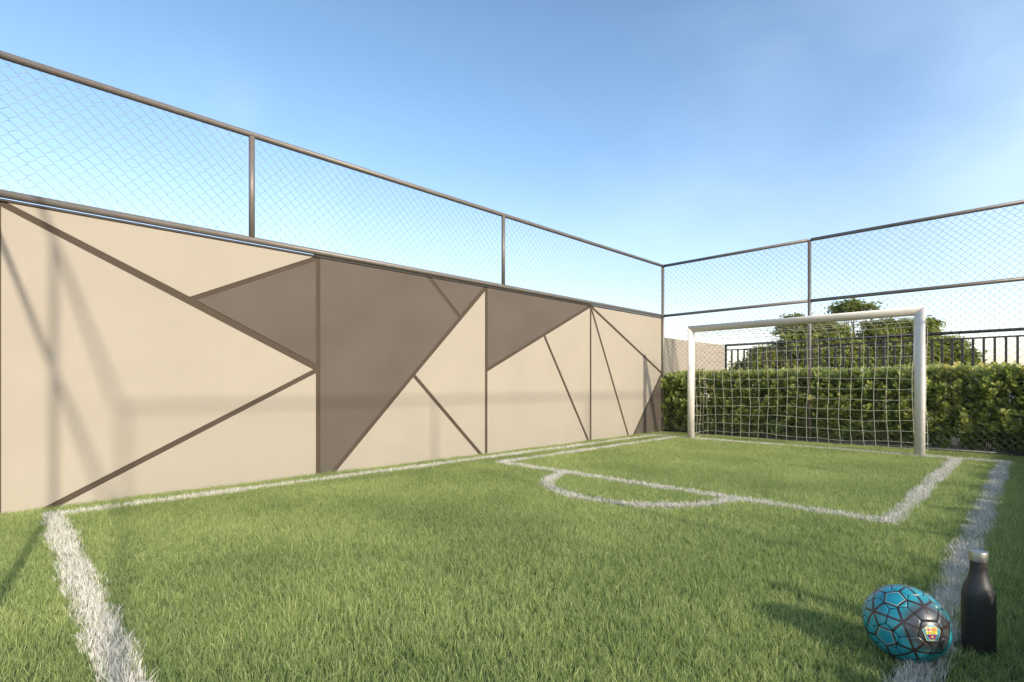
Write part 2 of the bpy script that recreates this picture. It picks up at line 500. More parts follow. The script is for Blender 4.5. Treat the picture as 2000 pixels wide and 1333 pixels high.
def inset(poly, s):
    """shrink a convex (y,z) polygon by s on every edge except those lying on the bottom or top of the wall"""
    A = sum(poly[i][0] * poly[(i + 1) % len(poly)][1] - poly[(i + 1) % len(poly)][0] * poly[i][1] for i in range(len(poly)))
    if A < 0: poly = poly[::-1]
    n = len(poly); L = []
    for i in range(n):
        a = np.array(poly[i]); b = np.array(poly[(i + 1) % n]); d = (b - a) / np.linalg.norm(b - a)
        nn = np.array([-d[1], d[0]])
        off = 0 if abs(d[1]) < 1e-6 else s
        L.append((a + nn * off, d))
    out = []
    for i in range(n):
        (p1, d1), (p2, d2) = L[i - 1], L[i]
        M = np.array([d1, -d2]).T
        t = np.linalg.solve(M, p2 - p1)
        out.append(tuple(p1 + d1 * t[0]))
    return out
T = ZW
B_, D_ = M_beige, M_brown
polys = [
    (B_, [(-9.026, T), (-7.87, 1.62), (-6.76, T)]),
    (B_, [(-9.026, T), (-9.026, 0), (-8.78, 0), (-6.76, 1.055)]),
    (B_, [(-8.78, 0), (-6.76, 0), (-6.76, 1.055)]),
    (D_, [(-7.87, 1.62), (-6.76, 1.075), (-6.76, T)]),
    (D_, [(-6.76, T), (-6.76, 0), (-6.62, 0), (-4.95, 1.735), (-5.42, T)]),
    (D_, [(-5.42, T), (-4.95, 1.735), (-4.535, T)]),
    (B_, [(-6.62, 0), (-4.60, 0), (-5.64, 1.02)]),
    (B_, [(-5.64, 1.02), (-4.60, 0), (-4.52, 0), (-4.52, T)]),
    (D_, [(-4.52, T), (-4.52, 1.09), (-2.28, T)]),
    (B_, [(-4.52, 1.09), (-4.52, 0), (-2.33, 0), (-3.40, 1.63)]),
    (B_, [(-3.40, 1.63), (-2.33, 0), (-2.28, 0), (-2.28, T)]),
    (B_, [(-2.28, T), (-2.28, 0), (-1.18, 0)]),
    (B_, [(-2.28, T), (-1.18, 0), (-1.04, 0), (-0.04, 1.13)]),
    (B_, [(-2.28, T), (-0.04, 1.13), (-0.04, T)]),
    (D_, [(-0.04, 1.13), (-1.04, 0), (-0.04, 0)]),
]
for m, pl in polys:
    q = inset(pl, 0.0215); n = len(q)
    q2 = inset(pl, 0.0240)
    g = MB()
    vs = [(-0.0055, y, z) for y, z in q] + [(-0.0022, y, z) for y, z in q] + [(0.0, y, z) for y, z in q2]
    fs = [tuple(range(2 * n, 3 * n))]
    for k_ in range(2):
        for i in range(n):
            j = (i + 1) % n
            fs.append((k_ * n + i, k_ * n + j, (k_ + 1) * n + j, (k_ + 1) * n + i))
    g.add(vs, fs)
    o = wpart(g, 'panel', m)
    o['label'] = 'taupe angular panel' if m is D_ else 'beige angular panel'

# far wall beyond the corner
g = MB(); g.box(-0.16, 0.0, 0.06, 2.76, -0.05, 1.815, 0.004)
tag(g.build('boundary_wall', M_beige), 'low plain beige wall beyond the corner post, ending at the railing', 'wall')

# ------------------------------------------------------------------ chain-link mesh
PW = 0.0466   # column spacing
def chainlink(u0, u1, z0, z1, r=0.0021):
    """zigzag wires in the (u,z) plane; returns points (u, depth, z)"""
    A, B = [], []
    n = int((u1 - u0) / PW); m = int((z1 - z0) / PW)
    k = 0.0055; dp = 0.0022
    for j in range(n):
        ul, ur = u0 + j * PW, u0 + (j + 1) * PW
        # path: at even rows near the left column, at odd rows near the right one
        for i in range(m):
            za, zb = z0 + i * PW, z0 + (i + 1) * PW
            rt = (i + j) % 2 == 0
            a = (ul, dp, za + k) if rt else (ur, -dp, za + k)
            b = (ur, -dp, zb - k) if rt else (ul, dp, zb - k)
            A.append(a); B.append(b)
            if i < m - 1:
                A.append(b); B.append((b[0], b[1], zb + k))
    return tubes_np(A, B, r, 3)

def fence_mesh(parent, u0, u1, z0, z1, M4, name='wire_mesh', r=0.0020, m=None):
    V, F = chainlink(u0, u1, z0, z1, r)
    me = np_mesh(name, V, F, [m or M_wire], True)
    o = link(name, me, parent)
    o.matrix_basis = parent.matrix_basis.inverted() @ M4
    return o
MY = Matrix(((0, 1, 0, 0), (1, 0, 0, 0), (0, 0, 1, 0), (0, 0, 0, 1)))     # u -> y
def fpart(mb, name, parent, m=M_pipe):
    o = mb.build(name, m, parent, smooth=True)
    o.matrix_basis = parent.matrix_basis.inverted()
    return o
ZR, ZT = 2.218, 3.171
# fence on top of the mural wall
lf = empty('fence', (0.01, -4.5, 2.2))
tag(lf, 'wire fence on pipe rails standing on top of the mural wall', 'fence')
for z, r_ in ((ZR, 0.028), (ZT, 0.027)):
    g = MB(); g.tube([(0.01, -9.6, z), (0.01, 0.0, z)], r_, 20); fpart(g, 'rail', lf)
for y in (-7.383, -4.224):
    g = MB(); g.tube([(0.01, y, ZR + 0.02), (0.01, y, ZT - 0.02)], 0.0255, 20); fpart(g, 'post', lf)
for a, b in ((-9.2, -7.41), (-7.36, -4.25), (-4.2, -0.03)):
    fence_mesh(lf, a, b, ZR + 0.01, ZT, Matrix.Translation((0.01, 0, 0)) @ MY, r=0.0017, m=M_wire2)
# fence behind the goal
ff = empty('fence', (2.5, 0, 0))
tag(ff, 'tall wire fence behind the goal, in front of the clipped hedge', 'fence')
for x in (0.0, 2.52, X_R + 0.02):
    g = MB(); g.tube([(x, 0, -0.05), (x, 0, ZT)], 0.0285 if x < 1 else 0.0255, 20)
    fpart(g, 'post', ff)
for z in (ZR, ZT):
    for a, b in ((0.02, 2.50), (2.54, X_R)):
        g = MB(); g.tube([(a, 0, z), (b, 0, z)], 0.0255, 20); fpart(g, 'rail', ff)
g = MB(); g.tube([(0.02, 0, 0.035), (X_R, 0, 0.035)], 0.024, 16); fpart(g, 'bottom_rail', ff, M_rail)
for a, b in ((0.03, 2.50), (2.545, X_R)):
    fence_mesh(ff, a, b, 0.04, ZR, Matrix.Identity(4))
    fence_mesh(ff, a, b, ZR + 0.01, ZT, Matrix.Identity(4))
# right fence and back fence (their pipes throw the soft shadows on the wall)
rf = empty('fence', (X_R, -4.5, 0))
tag(rf, 'wire fence along the right edge of the pitch beside the camera', 'fence')
for y in (-9.075, -6.09, -3.1):
    g = MB(); g.tube([(X_R, y, -0.05), (X_R, y, ZT)], 0.020, 16); fpart(g, 'post', rf)
g = MB(); g.tube([(X_R, -9.075, ZT), (X_R, 0, ZT)], 0.019, 16); fpart(g, 'rail', rf)
g = MB(); g.tube([(X_R, -9.075, ZR), (X_R, 0, ZR)], 0.019, 16); fpart(g, 'rail', rf)
fence_mesh(rf, -9.05, -0.03, 0.04, ZT, Matrix.Translation((X_R, 0, 0)) @ MY)
bf = empty('fence', (2.5, Y_B, 0))
tag(bf, 'wire fence closing the near end of the pitch behind the camera', 'fence')
for x in (0.03, 2.56):
    g = MB(); g.tube([(x, Y_B - 0.03, -0.05), (x, Y_B - 0.03, ZT)], 0.021, 16); fpart(g, 'post', bf)
for z in (ZT, ZR):
    g = MB(); g.tube([(0.03, Y_B - 0.03, z), (X_R, Y_B - 0.03, z)], 0.021, 16); fpart(g, 'rail', bf)

# ------------------------------------------------------------------ goal
goal = empty('football_goal', (2.47, -0.785, 0))
tag(goal, 'white football goal with square cream net in front of the hedge', 'goal')
GX0, GX1, GY, GZ, GR = 0.955, 3.985, -0.785, 1.835, 0.056
def gpart(mb, name, m, smooth=True):
    o = mb.build(name, m, goal, smooth=smooth)
    o.matrix_basis = goal.matrix_basis.inverted()
    return o
def miter_tube(p0, p1, r, cut0=0, cut1=0, n=28, axis='z'):
    """straight tube whose ends are cut at 45 degrees: cut = slope of the end plane"""
    g = MB(); vs = []
    for e, (p, c) in enumerate(((p0, cut0), (p1, cut1))):
        for i in range(n):
            t = 2 * math.pi * i / n
            if axis == 'z': vs.append((p[0] + r * math.cos(t), p[1] + r * math.sin(t), p[2] + c * r * math.cos(t)))
            else: vs.append((p[0] + c * r * math.cos(t), p[1] + r * math.sin(t), p[2] + r * math.cos(t)))
    g.add(vs, [(i, (i + 1) % n, n + (i + 1) % n, n + i) for i in range(n)] + [tuple(range(n - 1, -1, -1)), tuple(range(n, 2 * n))])
    return g
def fin(o):
    for p in o.data.polygons:
        if len(p.vertices) > 4: p.use_smooth = False
gpart(miter_tube((GX0, GY, -0.03), (GX0, GY, GZ), GR, 0, -1), 'post', M_goal)
gpart(miter_tube((GX1, GY, -0.03), (GX1, GY, GZ), GR, 0, 1), 'post', M_goal)
gpart(miter_tube((GX0, GY, GZ), (GX1, GY, GZ), GR, -1, 1, axis='x'), 'crossbar', M_goal)
# net: profile from the crossbar back, rounded corner, down to the ground
CE = 0.149
prof = [(GY + 0.05, GZ - 0.035), (-0.60, GZ - 0.05), (-0.47, GZ - 0.065), (-0.34, GZ - 0.085), (-0.235, GZ - 0.135), (-0.185, GZ - 0.235)]
z = GZ - 0.235
while z > 0.10:
    z -= CE; prof.append((-0.185 - 0.02 * math.sin((GZ - z) * 1.9), max(z, 0.03)))
nx = int(round((GX1 - GX0) / 0.142)); ny = len(prof)
Gd = np.zeros((nx + 1, ny, 3))
for i in range(nx + 1):
    for j, (y, z) in enumerate(prof):
        fx = i / nx
        Gd[i, j] = (GX0 + (GX1 - GX0) * fx, y, z)
        sag = math.sin(math.pi * fx) * 0.020 * (1 if 0 < j < 6 else 0.3)
        wv = 0.012 * math.sin(fx * 9 + j * 0.35) + 0.007 * math.sin(fx * 23 + j * 0.9)
        Gd[i, j, 2] += -sag + (wv if 5 < j < ny - 1 else wv * 0.3) + rng.normal(0, 0.0022)
        Gd[i, j, 0] += 0.010 * math.sin(j * 0.6 + fx * 5) + rng.normal(0, 0.003)
        if j > 0: Gd[i, j, 1] += 0.012 * math.sin(fx * 7 + j * 0.5)
A, B = [], []
def cord(P, sub=3):
    """smooth polyline"""
    P = np.asarray(P, float)
    for k_ in range(len(P) - 1):
        p0 = P[max(k_ - 1, 0)]; p1 = P[k_]; p2 = P[k_ + 1]; p3 = P[min(k_ + 2, len(P) - 1)]
        prev = p1
        for s_ in range(1, sub + 1):
            t = s_ / sub
            q = 0.5 * ((2 * p1) + (-p0 + p2) * t + (2 * p0 - 5 * p1 + 4 * p2 - p3) * t * t + (-p0 + 3 * p1 - 3 * p2 + p3) * t ** 3)
            A.append(prev); B.append(q); prev = q
for i in range(nx + 1): cord(Gd[i])
for j in range(ny): cord(Gd[:, j], 2)
# side nets
for sx, i in ((GX0, 0), (GX1, nx)):
    back = Gd[i]
    zrows = [j for j in range(5, ny)]
    ys = np.linspace(GY + 0.05, -0.185, 5)
    grid = np.zeros((len(ys), len(zrows) + 1, 3))
    for a_, y in enumerate(ys):
        top = GZ - 0.04 - (0.05 if y > -0.3 else 0.0)
        grid[a_, 0] = (sx, y, top - 0.03 * (y - GY))
        for b_, j in enumerate(zrows):
            grid[a_, b_ + 1] = (sx + 0.012 * math.sin(a_ * 1.3 + b_ * 0.8), y + 0.006 * math.sin(b_), back[j, 2] + 0.008 * math.sin(a_ + b_))
    for a_ in range(len(ys) - 1): cord(grid[a_], 2)
    for b_ in range(grid.shape[1]): cord(grid[:, b_], 2)
V, F = tubes_np(A, B, 0.0032, 4)
o = link('net', np_mesh('net', V, F, [M_net], True), goal)
o.matrix_basis = goal.matrix_basis.inverted()

# ------------------------------------------------------------------ hedge
def leaf_template():
    V = np.array([(0, 0, 0), (0, .38, -.035), (0, .72, -.045), (0, 1, .0),
                  (-.14, .34, .03), (-.30, .66, .045), (-.24, .90, .03),
                  (.14, .34, .03), (.30, .66, .045), (.24, .90, .03)], float)
    F = np.array([(0, 1, 4), (1, 2, 5), (1, 5, 4), (2, 3, 6), (2, 6, 5),
                  (0, 7, 1), (1, 8, 2), (1, 7, 8), (2, 9, 3), (2, 8, 9)])
    return V, F
LV, LF = leaf_template()
def hedge_shoots(x0, x1, depth, h, r):
    """shoot base points and directions on the front, top and inside of a clipped hedge; front face at y=0"""
    P, D, K = [], [], []
    Lx = x1 - x0
    def put(p, d, k): P.append(p); D.append(np.array(d) / np.linalg.norm(d)); K.append(k)
    for _ in range(int(150 * Lx * h)):
        z = h * r.uniform(0.06, 1.0)
        if z < 0.22 * h and r.uniform() < 0.45: continue
        y = 0.07 + 0.10 * r.uniform() ** 1.5 + (0.05 if z > 0.93 * h else 0) + (0.14 * max(0, 1 - z / 0.5))
        put((x0 + Lx * r.uniform(), y, z - 0.10), (r.normal(0, .35), -0.55 - 0.5 * r.uniform(), 0.75 + 0.5 * r.uniform()), 0)
    for _ in range(int(150 * Lx * depth)):
        put((x0 + Lx * r.uniform(), depth * r.uniform(0.08, 1), h - 0.15 + 0.07 * r.uniform() ** 2), (r.normal(0, .45), r.normal(-.15, .35), 1), 1)
    for _ in range(int(150 * Lx * h)):
        put((x0 + Lx * r.uniform(), 0.26 + 0.15 * r.uniform(), h * r.uniform(0.05, 0.95) - 0.08), (r.normal(0, .5), -0.7, 0.7), 2)
    for s_, xe in ((-1, x0), (1, x1)):
        for _ in range(int(130 * depth * h)):
            put((xe - s_ * 0.08, depth * r.uniform(), h * r.uniform(0.08, 1) - 0.1), (s_ * 0.6, r.normal(0, .4), 0.8), 3)
    return np.array(P), np.array(D), np.array(K)
def leaves_on(P, D, K, r, size=0.103):
    """every leaf as (origin, 3x3 axes*size, tone, kind)"""
    O, A, T, Kk = [], [], [], []
    for p, d, k in zip(P, D, K):
        n = int(r.integers(9, 14)); Ls = r.uniform(0.10, 0.19)
        up = np.array([0, 0, 1.]); a = np.cross(d, up); a /= np.linalg.norm(a) + 1e-9; b = np.cross(d, a)
        ph = r.uniform(0, 6.28); young = r.uniform() < (0.30 if k == 1 else 0.07)
        base = r.uniform(0.08, 0.58)
        for i in range(n):
            t = i / (n - 1); ang = ph + i * 2.399
            rad = a * math.cos(ang) + b * math.sin(ang)
            opn = R(68 - 42 * t + r.normal(0, 9))
            dirn = d * math.cos(opn) + rad * math.sin(opn) + np.array([0, 0, r.normal(0.05, .12)]); dirn /= np.linalg.norm(dirn)
            nor = d - dirn * (d @ dirn) + r.normal(0, .16, 3); nor -= dirn * (nor @ dirn); nor /= np.linalg.norm(nor) + 1e-9
            side = np.cross(dirn, nor)
            s_ = size * (1.12 - 0.42 * t) * r.uniform(0.75, 1.22)
            O.append(p + d * Ls * t * 0.9)
            A.append(np.array([side * r.uniform(.9, 1.15), dirn, nor]) * s_)
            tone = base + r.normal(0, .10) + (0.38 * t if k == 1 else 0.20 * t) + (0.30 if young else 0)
            if r.uniform() < 0.02: tone = 1.0
            T.append(np.clip(tone, 0, 1)); Kk.append(k)
    return np.array(O), np.array(A), np.array(T), np.array(Kk)
def leaf_mesh(name, O, A, T, material):
    V = np.einsum('vk,nkj->nvj', LV, A) + O[:, None]
    F = LF[None] + (np.arange(len(O)) * len(LV))[:, None, None]
    return np_mesh(name, V.reshape(-1, 3), F.reshape(-1, 3), [material], True, {'rnd': np.repeat(T, len(LV))})

r1 = np.random.default_rng(21)
HX0, HX1, HD, HH = -0.02, 5.7, 0.85, 1.10
P, D, K = hedge_shoots(HX0, HX1, HD, HH, r1)
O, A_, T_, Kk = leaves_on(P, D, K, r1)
hedge = empty('hedge', (2.5, 0.10, 0))
tag(hedge, 'clipped hedge of round glossy leaves behind the fence and goal', 'hedge')
HM = Matrix.Translation((0, -0.005, 0))
# nearest well-seen leaves become parts of their own
camv = np.array([5.02, -9.126, 0.9])
tips = O + A_[:, 1]
dist = np.linalg.norm(tips - camv, axis=1)
size_ = np.linalg.norm(A_[:, 1], axis=1)
tocam = (camv - tips) / dist[:, None]
face = np.abs(np.einsum('ij,ij->i', tocam, A_[:, 2] / size_[:, None]))
score = size_ / dist * (0.4 + face)
ok = (O[:, 0] < 4.9) & (O[:, 0] > 0.1) & (tips[:, 1] < 0.04) & (Kk == 0) & (tips[:, 2] > 0.1)
score[~ok] = -1
sel = np.argsort(-score)[:300]
rest = np.ones(len(O), bool); rest[sel] = False
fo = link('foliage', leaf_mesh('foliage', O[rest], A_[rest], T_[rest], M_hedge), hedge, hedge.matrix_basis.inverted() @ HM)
fo['kind'] = 'stuff'
tones = [0.2, 0.35, 0.5, 0.65, 0.85]
lms = [np_mesh('leaf', LV, LF, [M_hedge], True, {'rnd': np.full(len(LV), t)}) for t in tones]
for i in sel:
    me = lms[int(np.argmin([abs(T_[i] - t) for t in tones]))]
    m4 = Matrix(((*A_[i].T[0], O[i][0]), (*A_[i].T[1], O[i][1]), (*A_[i].T[2], O[i][2]), (0, 0, 0, 1)))
    link('leaf', me, hedge, hedge.matrix_basis.inverted() @ HM @ m4)
# woody stems
SA, SB = [], []
for _ in range(330):
    x = r1.uniform(HX0 + 0.05, HX1); y = r1.uniform(0.06, 0.6); top = r1.uniform(0.5, 1.0)
    p = np.array([x, y, -0.02]); dx = r1.normal(0, .06); dy = r1.normal(-.03, .05)
    for k_ in range(4):
        q = p + np.array([dx / 4 + r1.normal(0, .008), dy / 4 + r1.normal(0, .008), top / 4]); SA.append(p); SB.append(q); p = q
V, F = tubes_np(SA, SB, 0.005, 5)
so = link('stems', np_mesh('stems', V, F, [M_stem], True), hedge, hedge.matrix_basis.inverted() @ HM)
so['kind'] = 'stuff'
# low hedge outside the right fence, shading the right edge of the pitch
r2 = np.random.default_rng(5)
P, D, K = hedge_shoots(0.0, 9.5, 0.40, 0.30, r2)
O2, A2, T2, K2 = leaves_on(P, D, K, r2)
h2 = empty('hedge', (X_R + 0.10, 0.0, 0)); h2.rotation_euler = (0, 0, R(-90))
tag(h2, 'low clipped leafy hedge outside the right fence beside the camera', 'hedge')
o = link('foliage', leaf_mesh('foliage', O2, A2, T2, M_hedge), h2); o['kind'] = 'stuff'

# ------------------------------------------------------------------ railing
RY = 2.80
rl = empty('railing', (4, RY, 0))
tag(rl, 'dark metal railing with upright bars behind the hedge', 'railing')
def rpart(mb, name, smooth=False):
    o = mb.build(name, M_rail, rl, smooth=smooth); o.matrix_basis = rl.matrix_basis.inverted(); return o
g = MB(); g.tube([(0.0, RY, 1.812), (9.0, RY, 1.812)], 0.026, 16); rpart(g, 'handrail', True)
g = MB(); g.box(0.04, 9.0, RY - 0.016, RY + 0.016, 1.690, 1.716); rpart(g, 'rail')
g = MB(); g.box(0.04, 9.0, RY - 0.016, RY + 0.016, 0.10, 0.126); rpart(g, 'rail')
for x in (0.022, 3.0, 6.0, 8.98):
    g = MB(); g.box(x - 0.022, x + 0.022, RY - 0.022, RY + 0.022, -0.03, 1.79); rpart(g, 'post')
bar = MB(); bar.box(-0.0165, 0.0165, -0.013, 0.013, 0.126, 1.690)
b0 = None
x = 0.16
while x < 8.9:
    if min(abs(x - q) for q in (3.0, 6.0)) > 0.05:
        if b0 is None: b0 = bar.build('baluster', M_rail, rl); o = b0
        else: o = b0.copy(); C.objects.link(o)
        o.location = (x - 4, 0, 0)
    x += 0.1365

# ------------------------------------------------------------------ trees
def tree(label, base, height, lobes, seed, nleaf, trunk_r=0.11):
    r = np.random.default_rng(seed)
    root = empty('tree', base)
    tag(root, label, 'tree', 'trees beyond the railing')
    b = np.array(base)
    OO, NN, TT = [], [], []
    vol = np.array([l[3] * l[4] * l[5] for l in lobes]) ** (2 / 3); vol /= vol.sum()
    for (cx, cy, cz, rx, ry, rz), w in zip(lobes, vol):
        nc = int(nleaf * w / 42)
        for _ in range(nc):
            d = r.normal(size=3); d /= np.linalg.norm(d)
            if d[2] < -0.7: d[2] *= -1
            rho = 1 - 0.42 * r.uniform() ** 1.6
            bumpy = 1 + 0.13 * math.sin(d[0] * 6 + seed) * math.cos(d[2] * 7 + cx)
            c = np.array([cx, cy, cz]) + d * np.array([rx, ry, rz]) * rho * bumpy
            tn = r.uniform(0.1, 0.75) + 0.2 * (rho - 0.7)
            cs = r.uniform(0.16, 0.34)
            n = int(r.integers(28, 56))
            q = r.normal(size=(n, 3)) * np.array([1, 1, 0.42]) * cs * 0.62 + c
            OO.append(q); NN.append(r.normal(size=(n, 3)) * 0.7 + np.array([0, 0, 0.9]) + d * 0.4)
            TT.append(np.clip(tn + r.normal(0, .13, n), 0, 1))
    O = np.concatenate(OO); Nn = np.concatenate(NN); T = np.concatenate(TT)
    Nn /= np.linalg.norm(Nn, axis=1)[:, None]
    rd = r.normal(size=O.shape); a = np.cross(Nn, rd); a /= np.linalg.norm(a, axis=1)[:, None]; c_ = np.cross(Nn, a)
    s = r.uniform(0.065, 0.12, len(O))[:, None]
    V = np.stack([O - a * s * 0.8, O - c_ * s * 0.36 + Nn * s * .12, O + a * s * 0.8, O + c_ * s * 0.36 + Nn * s * .12], 1)
    F = np.array([[0, 1, 2, 3]]) + (np.arange(len(O)) * 4)[:, None]
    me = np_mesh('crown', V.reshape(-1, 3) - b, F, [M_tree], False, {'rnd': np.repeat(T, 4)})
    cr_ = link('crown', me, root)
    g = MB()
    fork = b + np.array([0.05, 0, height * 0.34])
    g.tube([b + np.array([0, 0, -0.1]), b + np.array([0.03, 0.02, height * 0.18]), fork], [trunk_r, trunk_r * 0.85, trunk_r * 0.72], 10)
    for (cx, cy, cz, rx, ry, rz) in lobes:
        for k_ in range(5):
            e = np.array([cx, cy, cz]) + r.normal(0, .38, 3) * np.array([rx, ry, rz]) + np.array([0, 0, 0.25 * rz])
            m_ = (fork + e) / 2 + r.normal(0, .12, 3)
            g.tube([fork, m_, e], [trunk_r * 0.5, trunk_r * 0.3, trunk_r * 0.1], 6)
    g.v = [tuple(np.array(v) - b) for v in g.v]
    g.build('trunk', M_bark, root, smooth=True)
    return root
pxm = 0.02166
# lobes given in metres on the spot (about 22 m from the camera)
fw = np.array([-math.sin(0.7899), math.cos(0.7899)]); rt = np.array([math.cos(0.7899), math.sin(0.7899)])
def lobe(px, py, rx, rz, d=22.0, ry=None):
    k_ = d / 1015.6
    w = np.array([5.02, -9.026]) + fw * d + rt * (px - 1000) * k_
    return (w[0], w[1], 0.9 + (752.9 - py) * k_, rx * k_ * 0.92, (ry or rx) * k_ * 0.92, rz * k_)
tree('largest round tree with a raised top tuft, behind the middle of the goal', (-0.5, 16.6, 0), 4.0,
     [lobe(1568, 682, 60, 54), lobe(1622, 688, 54, 54), lobe(1600, 655, 44, 30), lobe(1664, 607, 38, 17), lobe(1650, 725, 60, 44), lobe(1545, 718, 50, 40), lobe(1610, 722, 50, 40), lobe(1556, 628, 22, 12)], 3, 52000)
tree('broad dark tree behind the right end of the crossbar', (1.05, 18.1, 0), 3.8,
     [lobe(1722, 668, 42, 42), lobe(1770, 665, 38, 38), lobe(1806, 668, 28, 44), lobe(1750, 716, 60, 42), lobe(1800, 718, 50, 40), lobe(1700, 718, 40, 36)], 5, 42000)
tree('low lighter bushy tree right of the goal behind the railing', (2.6, 19.8, 0), 2.6,
     [lobe(1853, 694, 30, 34), lobe(1884, 712, 24, 26)], 8, 9000, 0.08)
tree('low dark bushy tree left of the biggest tree, near the beige wall end', (-3.2, 13.9, 0), 2.6,
     [lobe(1490, 704, 26, 22), lobe(1462, 722, 22, 14)], 11, 9000, 0.08)

# ------------------------------------------------------------------ ball
ball = empty('football', (BALL[0], BALL[1], 0.0))
tag(ball, 'teal and dark grey football with brown stripes and a club crest, beside the bottle', 'football')
def ball_mat(kind):
    m, nt, p = mat('ball_' + kind)
    N, L = nt.nodes, nt.links
    def attr(nm):
        a = N.new('ShaderNodeAttribute'); a.attribute_name = nm; return a.outputs['Fac']
    def step(src, lo, hi):
        q = N.new('ShaderNodeMapRange'); q.interpolation_type = 'SMOOTHSTEP'
        q.inputs['From Min'].default_value = lo; q.inputs['From Max'].default_value = hi
        L.new(src, q.inputs['Value']); return q.outputs['Result']
    def mixc(f, a, b):
        q = N.new('ShaderNodeMix'); q.data_type = 'RGBA'; L.new(f, q.inputs['Factor'])
        for nm, v in (('A', a), ('B', b)):
            if isinstance(v, tuple): q.inputs[nm].default_value = (*v, 1)
            else: L.new(v, q.inputs[nm])
        return q.outputs['Result']
    teal, grey, brown = (0.022, 0.31, 0.37), (0.062, 0.066, 0.070), (0.040, 0.024, 0.018)
    gd = step(attr('grad'), 0.66, 0.90)
    base = mixc(gd, teal, grey)
    if kind == 'hexagon':
        c = mixc(step(attr('bar'), 0.0042, 0.0034), base, brown)
    else:
        bd = attr('bar')
        c = mixc(step(bd, 0.0292, 0.0284), base, brown)
        c = mixc(step(bd, 0.0236, 0.0232), c, (0.55, 0.60, 0.52))
        c = mixc(step(bd, 0.0220, 0.0216), c, (0.020, 0.30, 0.38))
    c = mixc(step(attr('seam'), 0.955, 0.985), c, (0.010, 0.012, 0.014))
    L.new(c, p.inputs['Base Color'])
    p.inputs['Roughness'].default_value = 0.34
    p.inputs['Coat Weight'].default_value = 0.35
    p.inputs['Coat Roughness'].default_value = 0.16
    geo = N.new('ShaderNodeNewGeometry')
    nb = N.new('ShaderNodeTexVoronoi'); nb.inputs['Scale'].default_value = 700
    L.new(geo.outputs['Position'], nb.inputs['Vector'])
    bp = N.new('ShaderNodeBump'); bp.inputs['Strength'].default_value = 0.12; bp.inputs['Distance'].default_value = 0.0006
    L.new(nb.outputs['Distance'], bp.inputs['Height']); L.new(bp.outputs['Normal'], p.inputs['Normal'])
    return m
MBH, MBP = ball_mat('hexagon'), ball_mat('pentagon')
ROT = np.array([[-0.2650, -0.6203, 0.7382], [0.2502, 0.6951, 0.6739], [-0.9312, 0.3633, -0.0290]])
phi = (1 + 5 ** .5) / 2
ico = np.array([s for a in (-1, 1) for b in (-phi, phi) for s in ((0, a, b), (a, b, 0), (b, 0, a))], float)
ico /= np.linalg.norm(ico[0]); ico = ico @ ROT.T
adj = [[j for j in range(12) if 0.3 < ico[i] @ ico[j] < 0.9] for i in range(12)]
tv = {}
for i in range(12):
    for j in adj[i]:
        q = (2 * ico[i] + ico[j]) / 3; tv[(i, j)] = q / np.linalg.norm(q)
CREST = np.array([0.6569, -0.7334, 0.1752])
DARK = CREST + np.array([0.10, -0.02, 0.14]); DARK /= np.linalg.norm(DARK)
def order(c, pts):
    a = pts[0] - c * (pts[0] @ c); a /= np.linalg.norm(a); b = np.cross(c, a)
    return sorted(pts, key=lambda p: math.atan2(p @ b, p @ a))
rings = [0.0, 0.35, 0.7, 0.88, 0.955, 1.0]
hgt = [0, 0, 0, -0.0001, -0.0007, -0.0026]
def ball_panel(c, corners, pent):
    corners = order(c, corners); n = len(corners)
    outer = []
    for i in range(n):
        a, b = corners[i], corners[(i + 1) % n]
        for t in (0, 0.25, 0.5, 0.75): outer.append(a * (1 - t) + b * t)
    m = len(outer)
    cs = np.mean(corners, 0)
    V, G, BA, SE = [], [], [], []
    mids = [(corners[i] + corners[(i + 1) % n]) / 2 for i in range(n)]
    def val(p):
        d = p - c * (p @ c); d = d * BR
        if pent:
            best = -1
            for q in corners:
                u = q - c * (q @ c); u /= np.linalg.norm(u); best = max(best, d @ u)
            return best
        best = 9
        for q in mids:
            u = q - c * (q @ c); u /= np.linalg.norm(u); w = np.cross(c, u)
            if d @ u >= -1e-6: best = min(best, abs(d @ w))
        return best
    # finer rings so the printed outlines stay crisp
    rr = [0.0, 0.12, 0.3, 0.45, 0.55, 0.62, 0.68, 0.74, 0.80, 0.88, 0.955, 1.0]
    hh = [0, 0, 0, 0, 0, 0, 0, 0, 0, -0.0001, -0.0007, -0.0026]
    for r_, h_ in zip(rr, hh):
        for q in (outer if r_ > 0 else [outer[0]]):
            p = cs * (1 - r_) + q * r_; p = p / np.linalg.norm(p)
            V.append(p * (BR + h_)); G.append(p @ DARK); BA.append(val(p)); SE.append(r_)
    F = []
    for i in range(m): F.append((0, 1 + i, 1 + (i + 1) % m, 1 + (i + 1) % m))
    tri = [(0, 1 + i, 1 + (i + 1) % m) for i in range(m)]
    for k_ in range(len(rr) - 2):
        for i in range(m):
            j = (i + 1) % m; a0, b0_ = 1 + k_ * m, 1 + (k_ + 1) * m
            tri += [(a0 + i, b0_ + i, b0_ + j), (a0 + i, b0_ + j, a0 + j)]
    me = np_mesh('panel', V, tri, [MBP if pent else MBH], True, {'grad': G, 'bar': BA, 'seam': SE})
    o = link('panel', me, ball); o.location = (0, 0, BR)
    return o
for i in range(12):
    ball_panel(ico[i], [tv[(i, j)] for j in adj[i]], True)
for i in range(12):
    for j in adj[i]:
        for k_ in adj[i]:
            if i < j < k_ and k_ in adj[j]:
                c = ico[i] + ico[j] + ico[k_]; c /= np.linalg.norm(c)
                ball_panel(c, [tv[q] for q in ((i, j), (j, i), (j, k_), (k_, j), (i, k_), (k_, i))], False)
